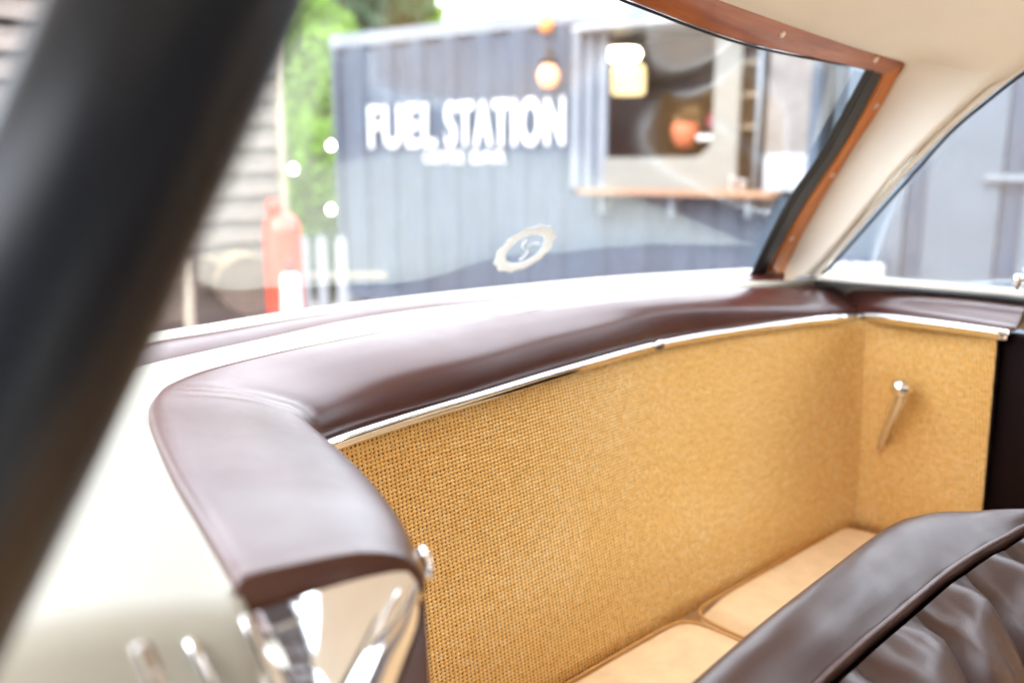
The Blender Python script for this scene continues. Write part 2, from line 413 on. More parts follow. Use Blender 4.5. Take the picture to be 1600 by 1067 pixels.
# lettering painted proud of the corrugation
def text(name, body, s, z, off, h, wdt, m, parent, bold=.02):
    cu = bpy.data.curves.new(name, 'FONT'); cu.body = body; cu.size = 1; cu.extrude = .004; cu.offset = bold
    cu.space_character = 1.12
    o = bpy.data.objects.new(name, cu); COL.objects.link(o); o.parent = parent
    o.data.materials.append(m)
    bpy.context.view_layer.update()
    me = bpy.data.meshes.new_from_object(o.evaluated_get(bpy.context.evaluated_depsgraph_get()))
    me.name = name; bpy.data.objects.remove(o)
    o = bpy.data.objects.new(name, me); COL.objects.link(o); o.parent = parent
    bpy.context.view_layer.update()
    d = o.dimensions; sx = wdt / d.x; sy = h / d.y
    o.scale = (sx, sy, 1)
    bb = [V(c) for c in o.bound_box]; mnx = min(b.x for b in bb)*sx; mny = min(b.y for b in bb)*sy
    X, Y, Z = DD, UPZ, NN
    o.rotation_euler = Matrix((X, Y, Z)).transposed().to_euler()
    o.location = cw(s, z, off) - X*mnx - Y*mny - wloc(parent)
    return o
sa, za = wp(578, 235); sb, zb = wp(882, 222); _, zt = wp(730, 158)
_, zmid = wp(730, 230)
sp_, _ = wp(683, 230); sq_, _ = wp(697, 230)
text('lettering', 'FUEL', sa, zmid, .006, zt-zmid, sp_-sa, M['white'], cont, .022)
text('lettering', 'STATION', sq_, zmid, .006, zt-zmid, sb-sq_, M['white'], cont, .022)
s1, z1 = wp(664, 255); s2, z2 = wp(790, 252); _, z3 = wp(727, 236)
text('lettering', 'COFFEE', s1, z1, .006, z3-z1, (s2-s1)*.50, M['white'], cont, .012)
text('lettering', 'BAR', s1+(s2-s1)*.60, z1, .006, z3-z1, (s2-s1)*.40, M['white'], cont, .012)

# serving counter, standing proud of the hatch
sc0, _ = wp(925, 292); sc1, _ = wp(1222, 292)
ct = empty('serving_counter', cw((sc0+sc1)/2, 0, .2), 'orange brown wooden shelf counter under the serving hatch', 'counter')
cbox('counter_top', sc0, sc1, z_ctr-.055, z_ctr, .016, .32, M['counter'], ct)
for f in (.12, .5, .88):
    s = sc0 + (sc1-sc0)*f; cbox('bracket', s-.02, s+.02, z_ctr-.25, z_ctr-.056, .016, .24, M['steel'], ct)
for i, (px, nm, hh) in enumerate(((1145, 'white paper cup nearest the pole on the counter', .13), (1160, 'white paper cup behind the pole on the counter', .10))):
    s, _ = wp(px, 280, .18)
    tag(lathe('paper_cup', cw(s, z_ctr, .17), [(.028, 0), (.036, hh-.01), (.038, hh-.01), (.038, hh)], M['white']), nm, 'cup')
# posts and shelf at the right edge of the hatch
pole = empty('shelf_unit', cw(wp(1175, 200, -.1)[0], z_ctr, -.3), 'narrow dark shelf unit standing inside the hatch behind the white pole', 'shelf')
sA, _ = wp(1152, 200, -.3); sB, _ = wp(1196, 200, -.3)
for z in (2.12, 2.42, 2.72): cbox('shelf', sA, sB, z, z+.03, -.5, -.12, M['post'], pole)
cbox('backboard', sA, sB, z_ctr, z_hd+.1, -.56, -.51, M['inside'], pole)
cbox('upright', sB-.04, sB, z_ctr, z_hd+.1, -.50, -.10, M['steel'], pole)
sD, _ = wp(1184, 200, .1)
tag(tube('steel_pole', [cw(sD, z_ctr, .1), cw(sD, z_hd-.1, .1)], .02, M['steel']), 'slim grey pole holding up the hatch awning', 'pole')
# potted flowers in the hatch
fp = empty('flower_pot', cpt(1070, 232, -.25), 'terracotta pot of dried brown and pink flowers in the hatch', 'flower pot')
b0 = cpt(1070, 232, -.25)
lathe('pot', b0, [(.09, 0), (.13, .12), (.14, .2), (.12, .25)], M['terra'], fp)
def cloud(name, c, rx, ry, rz, n, sz, m, parent=None, flat=False, seed=1, hollow=.35):
    rnd = random.Random(seed); vs = []; fs = []
    for i in range(n):
        while True:
            p = V((rnd.uniform(-1, 1), rnd.uniform(-1, 1), rnd.uniform(-1, 1)))
            if hollow < p.length < 1: break
        nn = noise.noise(p*1.8 + V((seed*3.1, 0, 0)))
        if nn < -.12 and rnd.random() < .75: continue
        p = p * (1 + .25*nn)
        q = V((p.x*rx, p.y*ry, p.z*rz)) + c
        a = V((rnd.gauss(0, 1), rnd.gauss(0, 1), rnd.gauss(0, 1))).normalized(); b = a.orthogonal().normalized()
        s = sz*rnd.uniform(.6, 1.3); k = len(vs)
        vs += [q - a*s, q + b*s*.5, q + a*s, q - b*s*.5]; fs.append((k, k+1, k+2, k+3))
    return link(name, vs, fs, m, parent, smooth=False)
cloud('dried_flowers', b0 + V((.04, 0, .30)), .15, .15, .12, 260, .03, M['brownleaf'], fp, seed=3, hollow=0)
cloud('blossom', b0 + V((.28, 0, .27)), .08, .08, .10, 140, .03, M['pink'], fp, seed=4, hollow=0)
box('tray', b0 + DD*.26 + V((0, 0, .10)), DD, NN, UPZ, .22, .15, .05, M['white'], fp, bev=.01)

# wall lamp beside the hatch
lp = cpt(857, 96, .16)
wl = empty('wall_lamp', lp, 'amber glowing wall lamp with black cap beside the lettering', 'lamp')
lathe('bulb', lp - UPZ*.27, [(.01, 0), (.07, .02), (.11, .09), (.11, .15), (.07, .22), (.04, .25)], M['lampglow'], wl)
lathe('cap', lp - UPZ*.03, [(.085, 0), (.07, .06), (.03, .16), (.015, .20)], M['blackcap'], wl)
tube('arm', crp([lp + UPZ*.17, lp + UPZ*.24 - NN*.03, lp + UPZ*.26 - NN*.19], 8), .012, M['blackcap'], wl)
lathe('copper_plate', cpt(855, 40, .02), [(.085, 0), (.085, .03), (.05, .05)], M['orange_metal'], wl, axis=NN)

# ---- second, paler container seen through the side window
c2 = empty('shipping_container', cw(L1+.12, 0, 0), 'pale blue container with flat doors and a locking bar beyond the side window', 'container')
S2 = L1 + .12
for k in range(8):
    a = S2 + .1 + k*.72
    cbox('door_panel', a, a+.56, ZB+.1, ZT-.1, -.05, -.01, M['cont2'], c2)
    cbox('flute', a+.565, a+.715, ZB+.1, ZT-.1, -.09, -.045, M['cont'], c2)
cbox('top_rail', S2, S2+6, ZT-.1, ZT, -.1, .01, M['cont2'], c2)
cbox('bottom_rail', S2, S2+6, ZB-.02, ZB+.1, -.1, .01, M['cont2'], c2)
cbox('roof', S2, S2+6, ZT+.003, ZT+.03, -DEP, .0, M['cont2'], c2)
cbox('back_wall', S2, S2+6, ZB, ZT, -DEP, -DEP+.04, M['cont2'], c2)
cbox('end_wall', S2, S2+.04, ZB, ZT-.11, -DEP+.05, -.11, M['cont2'], c2)
hs, hz = wp(1540, 278); he, _ = wp(1640, 278)
cbox('locking_bar', hs, he, hz-.025, hz+.025, .03, .07, M['steel'], c2)
cs0, cz0 = wp(1290, 438); cs1, cz1 = wp(1378, 416)
sg = empty('letter_sign', cw(cs0, 0, .35), 'low dark board with white block lettering in front of the pale container', 'sign')
cbox('board', cs0-.02, cs1+.1, 0, cz1+.12, .30, .33, M['cont'], sg)
text('lettering', 'COFFEE', *wp(1291, 437, .34), .334, cz1-cz0, (cs1-cs0)*.97, M['white'], sg, .05)

# ---- timber shed: each board its own piece
A_, B_ = V((-2.12, 7.8, 0)), V((-5.3, 4.4, 0)); SD_ = (B_-A_).normalized(); SN = V((-SD_.y, SD_.x, 0))
if SN.dot(-A_) < 0: SN = -SN
shed = empty('timber_shed', A_, 'shed clad in weathered overlapping waney edged boards with a pale corner post', 'shed')
LS = (B_-A_).length; nb = 19
for i in range(nb):
    z0 = .08 + i*.205; h = .178; n = 34; rnd = random.Random(i); vs = []; fs = []
    for j in range(n+1):
        x = LS*j/n
        wv = .022*noise.noise(V((x*1.7, i*5.1, 0))) + .012*noise.noise(V((x*6, i*3.3, 2)))
        for (dz, do) in ((wv, .078), (h, .020), (h, -.012), (wv, .030)):
            vs.append(A_ + SD_*x + SN*do + V((0, 0, z0+dz)))
    for j in range(n):
        for k in range(4):
            a = j*4+k; b = j*4+(k+1) % 4; fs.append((a, b, b+4, a+4))
    fs.append((0, 1, 2, 3)); fs.append(tuple(n*4+k for k in (3, 2, 1, 0)))
    link('board', vs, fs, M['shed'], shed, smooth=False)
box('corner_post', A_ - SD_*.03 + V((0, 0, 2.05)), SD_, SN, UPZ, .07, .17, 4.1, M['post'], shed, bev=.008)
box('wall_core', A_ + SD_*(LS/2) - SN*.10 + V((0, 0, 2.0)), SD_, SN, UPZ, LS, .10, 4.0, M['inside'], shed)  # dark sheet behind the board gaps, painting in their shadow lines
rr = [[A_ + SD_*x + SN*y + V((0, 0, 4.2 - y*.25)) for x in (-.25, LS)] for y in (.35, -1.6)]
grid('roof', rr, M['inside'], shed, solid=.05)

# ---- logs by the shed
def gp(px, py, Y):                          # a point at distance Y ahead
    r = ray(px, py); return CAM + r*(Y / r.y)
lc = gp(388, 447, 6.9)
ax = V((.42, -.9, .0)).normalized()
log = empty('log', lc, 'large sawn log with its round end facing the car beside the red cylinder', 'log')
def logmesh(o, c, ax, r, L, seed):
    n = 26; a = ax.orthogonal().normalized(); b = ax.cross(a).normalized(); vs = []; fs = []
    def rr(t, k): return r*(1 + .07*noise.noise(V((math.cos(t)*1.5, math.sin(t)*1.5, k*.6 + seed))))
    for k in range(7):
        for s in range(n):
            t = 2*math.pi*s/n; vs.append(c - ax*(L*k/6) + (a*math.cos(t) + b*math.sin(t))*rr(t, k))
    for k in range(6):
        for s in range(n): fs.append((k*n+s, k*n+(s+1) % n, (k+1)*n+(s+1) % n, (k+1)*n+s))
    link('bark', vs, fs, M['bark'], o)
    ve = [c + ax*.004] + [c + ax*.004 + (a*math.cos(2*math.pi*s/n) + b*math.sin(2*math.pi*s/n))*rr(2*math.pi*s/n, 0)*.97 for s in range(n)]
    link('sawn_end', ve + [v - ax*.03 for v in ve[1:]], [(0, 1+s, 1+(s+1) % n) for s in range(n)] + [(1+s, 1+n+s, 1+n+(s+1) % n, 1+(s+1) % n) for s in range(n)], M['logend'], o, smooth=False)
logmesh(log, lc, ax, .24, 1.0, 1)
for i, (px, py, Y, r, lab) in enumerate(((268, 470, 6.6, .17, 'dark log lowest in the stack against the shed'), (262, 422, 6.8, .13, 'dark log uppermost in the stack against the shed'), (318, 425, 7.0, .12, 'small log between the pale stake and the big log'))):
    c = gp(px, py, Y); o = empty('log', c, lab, 'log', 'logs stacked by the shed'); logmesh(o, c, V((.3, -.95, 0)).normalized(), r, .9, i+5)
sk0 = gp(300, 505, 6.5); sk0.z = 0; sk1 = gp(287, 405, 6.5)
tag(tube('wooden_stake', [sk0, sk1], .045, M['post'], seg=7), 'pale wooden stake standing in front of the dark logs', 'stake')

# ---- red cylinder, white bollard, pickets
rc = gp(447, 480, 6.4); rc.z = 0
red = empty('gas_cylinder', rc, 'tall red domed cylinder standing beside the big log', 'gas cylinder')
top = gp(447, 335, 6.4).z
lathe('body', rc, [(.10, 0), (.115, .02), (.115, .30), (.14, .42), (.14, top-.12), (.125, top-.05), (.07, top), (.03, top+.012)], M['red'], red)
lathe('collar', rc + V((-.05, 0, top-.02)), [(.055, 0), (.055, .12), (.045, .13)], M['red'], red)
wb = gp(457, 500, 5.9); wb.z = 0; wt = gp(457, 428, 5.9).z
bo = empty('bollard', wb, 'white conical bollard with a black neck in front of the red cylinder', 'bollard')
lathe('body', wb, [(.10, 0), (.10, .03), (.088, .1), (.062, wt-.03), (.05, wt)], M['white'], bo)
lathe('neck', wb + V((0, 0, wt)), [(.022, 0), (.022, .06), (.016, .12)], M['blackcap'], bo)
fence = empty('picket_fence', gp(505, 420, 8.4) * 1, 'short white picket fence between the red cylinder and the container', 'fence')
for px in (446, 474, 501, 532):
    t = gp(px, 368, 8.4); x0 = t.x; vs = []
    wv = .048
    prof = [(-wv, 0), (wv, 0), (wv, t.z-.07), (wv*.6, t.z-.02), (0, t.z), (-wv*.6, t.z-.02), (-wv, t.z-.07)]
    vs = [V((x0+a, t.y-.012, b)) for a, b in prof] + [V((x0+a, t.y+.012, b)) for a, b in prof]
    n = 7; fs = [tuple(range(n)), tuple(range(2*n-1, n-1, -1))] + [(i, i+n, (i+1) % n + n, (i+1) % n) for i in range(n)]
    link('picket', vs, fs, M['pale'], fence, smooth=False)
tL = gp(430, 430, 8.45)
for zz in (.25, tL.z): box('rail', V((tL.x+.45, tL.y, zz)), V((1, 0, 0)), V((0, 1, 0)), UPZ, 1.3, .03, .06, M['post'], fence)

# ---- festoon lights
for k, (px, py, Y, lab) in enumerate(((517, 228, 9.3, 'glowing bulb nearest the container, higher of two'), (458, 265, 8.6, 'glowing bulb beside the shed post'), (517, 328, 9.3, 'glowing bulb nearest the container, lower of two'))):
    c = gp(px, py, Y); o = empty('festoon_bulb', c, lab, 'light bulb', 'bulbs of the light string')
    lathe('bulb', c - UPZ*.035, [(.008, 0), (.03, .015), (.036, .04), (.022, .065), (.014, .08)], M['bulb'], o, seg=16)
    lathe('socket', c + UPZ*.04, [(.016, 0), (.016, .045)], M['blackcap'], o, seg=10)
b3 = [gp(517, 222, 9.3), gp(458, 259, 8.6), gp(517, 322, 9.3)]
wire = crp([A_ + V((0, 0, 3.7)), b3[1] + V((0, 0, .05)), (b3[1]+b3[0])/2 + V((0, 0, -.06)), b3[0] + V((0, 0, .05)), cw(0, 3.0, .02)], 30)
tag(tube('light_cable', wire, .006, M['blackcap'], seg=6), 'thin black cable carrying the upper glowing bulbs', 'cable')
tag(tube('light_cable', crp([A_ + V((.05, 0, 2.15)), b3[2] + V((-.3, 0, .0)), b3[2] + V((0, 0, .05)), cw(0, 1.7, .02)], 20), .006, M['blackcap'], seg=6), 'thin black cable carrying the lowest glowing bulb', 'cable')

# ---- hedge and trees
def hedge(name, label, c, rx, ry, rz, n, sz, m, seed, trunk_h, cat='tree'):
    o = empty(name, V((c.x, c.y, 0)), label, cat)
    cloud('crown', c, rx, ry, rz, n, sz, m, o, seed=seed)
    cloud('crown', c + V((rx*.3, -ry*.2, -rz*.3)), rx*.7, ry*.7, rz*.7, n//2, sz, m, o, seed=seed+20)
    tube('trunk', crp([V((c.x, c.y, 0)), V((c.x+.1, c.y, c.z*.5)), c + V((0, 0, rz*.2))], 8), lambda t: trunk_h*(1-.6*t), M['trunk'], o, seg=9)
    for a in range(5):
        t = a*1.26; st = c - UPZ*rz*.4
        tube('limb', crp([st, st + V((math.cos(t)*rx*.35, math.sin(t)*ry*.35, rz*.35)), st + V((math.cos(t)*rx*.7, math.sin(t)*ry*.7, rz*.8))], 6), lambda t: trunk_h*.45*(1-.8*t), M['trunk'], o, seg=6)
    return o
hedge('tree', 'bright lime green leafy tree between the shed and the container', gp(480, 130, 15.5) , 1.15, 1.1, 1.35, 9000, .10, M['leaf_bright'], 1, .09)
hedge('shrub', 'pale green bushy shrub low between the shed and the container', gp(480, 300, 14.0), 1.2, .9, 1.35, 8000, .09, M['leaf_bright'], 5, .05, 'shrub')
hedge('tree', 'tall dark green tree rising above the lime green one', gp(520, -10, 19), 2.1, 1.8, 1.7, 9000, .15, M['leaf_dark'], 9, .16)
hedge('tree', 'far light green tree showing just over the container roof', gp(620, 10, 24), 1.2, 1.5, .8, 3500, .13, M['leaf_bright'], 12, .14)
hedge('shrub', 'dark green shrub behind the white pickets', gp(500, 415, 9.6), .30, .3, .40, 2500, .05, M['leaf_dark'], 15, .03, 'shrub')

# ================================================================== THE CAR
car = empty('vintage_car', uw(.9, -.2, -CZ), 'cream vintage coupe with maroon leather trim and wooden rear window frame, seen inside', 'car')

# --- padded roll: section swept along inner and outer edges
inner_px = [(664, 880, .25), (648, 838, .25), (620, 796, .25), (580, 752, .252), (535, 716, .256), (503, 695, .262),
            (492, 687, .268), (518, 677, .272), (600, 650, .274), (740, 611, .275), (880, 569, .275), (1040, 527, .274), (1200, 502, .271), (1342, 486, .267)]
outer_px = [(365, 900, .225), (346, 868, .225), (310, 808, .222), (272, 745, .22), (243, 682, .217), (232, 645, .215),
            (238, 622, .213), (262, 603, .212), (330, 578, .21), (480, 543, .205), (640, 514, .204), (870, 482, .208), (1090, 456, .216), (1300, 444, .232)]
ns = 110
inn = crp([az_(*q) for q in inner_px], ns); out = crp([az_(*q) for q in outer_px], ns)
SECT = [(.02, -.026), (-.012, -.014), (0, -.003), (.04, .004), (.12, .006), (.3, .0055), (.48, .004), (.62, .001), (.74, 0), (.83, 0), (.90, 0), (.95, 0),
        (.985, 0), (1.0, 0), (.992, 0)]
WALL = {8: .05, 9: .15, 10: .28, 11: .44, 12: .63, 13: .84, 14: 1.0}
def roll_rows(inn, out, thin=True):
    rows = []; n = len(inn)
    for k, (i, o) in enumerate(zip(inn, out)):
        s = min(1, k/n/.36) if thin else 1
        foot_z = i.z - .004 - .016*(1 - s); r = []
        slope = .016*(.35 + .65*s) + (.018*max(0, k/n - .45)/.55 if thin else .010); base = o.z + .001 - slope*.6
        for q, (a, h) in enumerate(SECT):
            p = o.lerp(i, a)
            if q in WALL: z = base + (foot_z - base)*WALL[q] - .002*(1 - WALL[q])
            else: z = o.z + h*(.45 + .55*s) - slope*max(0, a)*.8
            if q < 2: z = o.z + h
            r.append(V((p.x, p.y, z + .0003*noise.noise(p*14))))
        rows.append(r)
    return rows
rows = roll_rows(inn, out)
for k, r in enumerate(rows):                      # puckers where the leather turns the corner
    for c_, w_, d_ in ((49.5, 1.3, .0022), (53, 1.1, .0016), (57, 1.5, .0012)):
        g = math.exp(-((k - c_)/w_)**2)
        for q in range(5, 13):
            r[q] = r[q] - V((0, 0, d_*g*min(1, (q-4)/4)))
e = (sum(rows[0], V()) - sum(rows[1], V())).normalized()
c0 = sum(rows[0], V()) / len(SECT)
ends = []
for sft, sh in ((.0055, .955), (.004, .985), (.002, .996)):
    ends.append([c0 + (p - c0)*sh + e*sft for p in rows[0]])
rows = ends + rows
nn_ = len(SECT)
ro = grid('padded_roll', rows, M['maroon'], car)
ro_bvh = BVHTree.FromPolygons([v for r in rows for v in r], [(i*nn_+j, i*nn_+j+1, (i+1)*nn_+j+1, (i+1)*nn_+j) for i in range(len(rows)-1) for j in range(nn_-1)])
def capf(name, r, m, out_dir):
    n = len(r); link(name, r, [tuple(range(n))], m, car, smooth=False)
capf('roll_end', [p + e*.0002 for p in rows[0]], M['maroon'], e)
# second length of roll along the far side, meeting at a pinched joint
def au_(px, py, u): return on_plane(px, py, CAM + UA*u, UA)
inn2 = crp([inn[-1], au_(1400, 491, 1.515), au_(1490, 502, 1.485), au_(1580, 514, 1.470)], 30)
out2 = crp([out[-1], au_(1400, 453, 1.597), au_(1500, 463, 1.585), au_(1600, 476, 1.578)], 30)
r2 = roll_rows(inn2, out2, False)
for k, r in enumerate(r2):
    pinch = max(0, 1 - k/5)
    for j in range(1, nn_-1): r[j] = r[j] - V((0, 0, .006*pinch**2))
c2_ = sum(r2[-1], V())/nn_; e2 = (sum(r2[-1], V()) - sum(r2[-2], V())).normalized()
r2.append([c2_ + (p-c2_)*.95 + e2*.006 for p in r2[-1]])
grid('padded_roll', r2, M['maroon'], car)
link('roll_end', [p + e2*.0002 for p in r2[-1]], [tuple(range(nn_))[::-1]], M['maroon'], car, smooth=False)

# --- chrome strip under the roll
def strip(name, pts, h=.0085, d=.010, lab=None):
    # D section bar following the foot of the roll
    vs = []; fs = []; n = len(pts); S = [(-.002, .0), (d*.6, .001), (d, -.25*h), (d*1.05, -.6*h), (d*.75, -h), (d*.9, -1.25*h), (d*.55, -1.6*h), (-.002, -1.65*h)]
    m = len(S)
    for i, p in enumerate(pts):
        t = (pts[min(i+1, n-1)] - pts[max(i-1, 0)]).normalized(); s = t.cross(UPZ).normalized()
        for a, b in S: vs.append(p + s*(a + .0015) + V((0, 0, b - .001)))
    for i in range(n-1):
        for k in range(m): fs.append((i*m+k, i*m+(k+1) % m, (i+1)*m+(k+1) % m, (i+1)*m+k))
    fs.append(tuple(range(m))[::-1]); fs.append(tuple((n-1)*m+k for k in range(m)))
    return link(name, vs, fs, M['chrome'], car, bev=0, label=lab)
foot = [az_(*q) for q in [(489, 692, .272), (510, 682, .273), (560, 665, .274), (640, 640, .275), (740, 611, .275), (880, 570, .275), (1040, 528, .2745), (1200, 502, .2715), (1340, 487, .2675)]]
foot = cr(foot, 80)
k_j = 46
strip('chrome_strip', foot[:k_j+1], .0092, .0115)
strip('chrome_strip', [p + V((0, 0, .0003)) for p in foot[k_j:]], .0098, .0125)
strip('chrome_strip', cr([au_(1352, 487, 1.545), au_(1400, 491.5, 1.514), au_(1490, 502.5, 1.484), au_(1580, 515, 1.469)], 16), .0105, .0135)
# strip end showing past the roll at the jamb
q0 = az_(664, 872, .266)
tube('chrome_strip_end', [q0 + V((-.003, .004, .004)), q0 + V((.001, -.002, 0)), q0 + V((.004, -.012, -.008))], .0050, M['chrome'], car, flat=.8)

# --- sisal panels
def vwall(name, top, bot, m, nz_=14, bulge=0, flip=False, thick=.006):
    rows = []
    for k in range(nz_+1):
        t = k/nz_; rows.append([a.lerp(b, t) + WA*bulge*math.sin(math.pi*t) for a, b in zip(top, bot)])
    return grid(name, rows, m, car, flip=flip, solid=thick, sol_off=-1)
FL = .69
nB = 60
topB = [p + V((0, 0, -.008)) for p in cr(foot, nB)]
ub = [(p.dot(UA), p.dot(WA)) for p in topB]
botB = []
for i, p in enumerate(topB):
    u = .42 + (1.585-.42)*i/(nB-1); botB.append(uw(u, -.738 - .012*math.sin(i/nB*3.1), -FL-.02))
# rounded inner corner + far side panel
cornT = [topB[-1], az_(1342, 487, .29) + WA*.012 + UA*.004]
endT = au_(1566, 524, 1.474); startB = botB[-1]
topS = crp([topB[-1], topB[-1].lerp(endT, .10) + UA*.006, topB[-1].lerp(endT, .4) + UA*.008, topB[-1].lerp(endT, .7) + UA*.004, endT], 50)
endB = az_(1533, 860, .50); endB = endT.lerp(endB, 1)
dirv = (au_(1542, 790, 1.545) - endT)
endB = endT + dirv*((endT.z - (CZ - FL - .02))/(-dirv.z))
botS = crp([startB, startB.lerp(endB, .10) + UA*.012, startB.lerp(endB, .4) + UA*.01, startB.lerp(endB, .7), endB], 50)
def bend(A, B):
    p0, p2 = A[54], B[9]; p1 = A[-1]*.8 + (p0 + p2)*.1
    return A[:54] + [p0*(1-t)**2 + p1*2*t*(1-t) + p2*t*t for t in [i/11 for i in range(12)]] + B[10:]
sp = vwall('sisal_panel', bend(topB, topS), bend(botB, botS), M['sisal'], 16)
for v in sp.data.vertices:                       # slack cloth on the side: shallow folds
    c = v.co; g = c + wloc(car); k = max(0, min(1, (g.dot(WA) + .72)/.08))
    v.co = c - UA*k*(.0035*noise.noise(V((c.dot(WA)*6, 0, c.z*16))) + .0015*noise.noise(V((c.dot(WA)*9, 0, c.z*50))))
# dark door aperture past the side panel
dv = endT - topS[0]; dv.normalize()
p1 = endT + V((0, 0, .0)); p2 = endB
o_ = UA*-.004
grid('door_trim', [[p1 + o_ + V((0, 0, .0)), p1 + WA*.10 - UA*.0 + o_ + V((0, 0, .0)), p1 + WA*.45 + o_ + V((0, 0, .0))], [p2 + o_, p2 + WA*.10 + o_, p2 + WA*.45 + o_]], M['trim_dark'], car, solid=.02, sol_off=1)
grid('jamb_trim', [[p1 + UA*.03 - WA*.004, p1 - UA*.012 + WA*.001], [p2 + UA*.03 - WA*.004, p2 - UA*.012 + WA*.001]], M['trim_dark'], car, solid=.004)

# near side lining under the roll (mostly hidden), faces the compartment
nl = [az_(497, 692, .272) - UA*.004, az_(580, 752, .266) - UA*.004, az_(660, 872, .262) - UA*.004]
grid('side_lining', [nl, [V((p.x, p.y, CZ-FL-.02)) - UA*.02 for p in nl]], M['sisal'], car, solid=.008)

# --- luggage floor and its carpet cushions
def fz(u, w_): return uw(u, w_, -FL)
grid('floor_board', [[fz(.2, -.80) - UPZ*.034, fz(1.66, -.80) - UPZ*.034], [fz(.2, .3) - UPZ*.034, fz(1.66, .3) - UPZ*.034]], M['cushion_edge'], car, solid=.01)
def cushion(u0, u1, w0, w1, h, seed):
    n = 26; rows = []
    for i in range(n+1):
        r = []
        for j in range(n+1):
            a = -1 + 2*i/n; b = -1 + 2*j/n
            # rounded square outline with a soft raised edge
            q = 16.0; rr_ = (abs(a)**q + abs(b)**q)**(1/q); mx_ = max(abs(a), abs(b), 1e-6)
            k = mx_/rr_ if rr_ > 0 else 1
            aa, bb = a*k, b*k
            d = 1 - mx_
            z = h*(1 - (1 - min(1, d/.05))**2.2) + .002*noise.noise(V((a*3+seed, b*3, 0)))
            r.append(uw((u0+u1)/2 + aa*(u1-u0)/2, (w0+w1)/2 + bb*(w1-w0)/2, -FL - .03 + z))
        rows.append(r)
    o = grid('floor_cushion', rows, M['cushion'], car)
    ring = []
    for s in range(64):
        t = 2*math.pi*s/64; ca, sa_ = math.cos(t), math.sin(t)
        a = math.copysign(abs(ca)**.13, ca); b = math.copysign(abs(sa_)**.13, sa_)
        ring.append(uw((u0+u1)/2 + a*(u1-u0)/2*.992, (w0+w1)/2 + b*(w1-w0)/2*.992, -FL - .012))
    ring.append(ring[0])
    tube('edge_binding', ring, .0024, M['cushion_edge'], o, seg=8)
    return o
uj = az_(1075, 940, .68).dot(UA)
cushion(uj + .004, 1.572, -.742, -.18, .03, 1)
cushion(.44, uj - .004, -.742, -.18, .03, 2)

# --- window crank on the side panel
k0 = None
def on_side(px, py):
    r = ray(px, py); n = UA
    p = on_plane(px, py, topS[20].lerp(botS[20], .4), ((topS[40]-topS[5]).normalized().cross((botS[20]-topS[20]).normalized())).normalized())
    return p
ca_, cb_ = on_side(1380, 692) - UA*.012, on_side(1424, 606) - UA*.035
arm = tube('crank_handle', crp([ca_ - (cb_-ca_)*.05, ca_, ca_.lerp(cb_, .5) - UA*.004, cb_], 14), lambda t: .006 + .006*t, M['satin'], car, seg=12, flat=.8)
lathe('boss', ca_ + UA*.022, [(.012, 0), (.012, .012), (.006, .024)], M['chrome'], arm, axis=-UA, seg=18)
lathe('backing_plate', ca_ + UA*.024, [(.018, 0), (.018, .002), (.014, .005)], M['satin'], arm, axis=-UA, seg=20)
lathe('knob', cb_ + UA*.002, [(.010, 0), (.0165, .005), (.018, .015), (.014, .024), (.005, .028)], M['chrome'], arm, axis=(-UA*.7 + UPZ*.5).normalized(), seg=20)

# --- cream body: shelf behind the roll, wrapping to the door jamb
def off_in(p, q, d): return p + (q-p).normalized()*d
sh_in = [o.lerp(i, .06) + V((0, 0, -.012)) for o, i in zip(out, inn)]
shelf_out_px = [(-150, 1000, .21), (-110, 900, .205), (-40, 790, .20), (30, 700, .20), (90, 645, .203), (150, 604, .206), (210, 575, .210), (300, 553, .213),
                (420, 527, .2155), (560, 497, .2175), (700, 478, .218), (870, 462, .218), (1060, 445, .214), (1200, 437, .210), (1300, 438, .216)]
so_ = crp([az_(*q) for q in shelf_out_px], ns)
rows = []
for a, b in zip(sh_in, so_):
    r = []
    for t in (0, .03, .08, .2, .4, .6, .8, 1):
        crown = .006*math.sin(math.pi*min(1, t*1.0)) - (.006 if t == 0 else 0)
        r.append(a.lerp(b, t) + V((0, 0, crown + (.004 if 0 < t < .05 else 0))))
    rows.append(r)
# the fold down onto the door jamb
j0 = rows[0]; ed = (sum(rows[0], V()) - sum(rows[2], V())).normalized(); ed.z = 0; ed.normalize()
jam = []
for (f, d) in ((.30, -.40), (.06, -.075), (.034, -.030), (.026, -.014), (.014, -.004)):
    jam.append([p + ed*(f if f < .1 else .062) + V((0, 0, d)) for p in j0])
bd = grid('body_panel', jam + rows, M['cream'], car, solid=.004, sol_off=1)
# thin bright lip where the paint meets the leather
tube('body_lip', [o + (o-i).normalized()*.001 + V((0, 0, -.010)) for o, i in zip(out[:82], inn[:82])], .0028, M['cream'], car, seg=8)
# outer flank of the body, falling to the yard
fl = [so_[k] for k in range(0, 34, 3)]
grid('flank', [[p - V((0, 0, .002)) for p in fl], [p - UA*.03 - V((0, 0, .04)) for p in fl], [p - UA*.09 - V((0, 0, .3)) for p in fl], [p - UA*.09 - V((0, 0, .75)) for p in fl]], M['cream'], car, solid=.004)

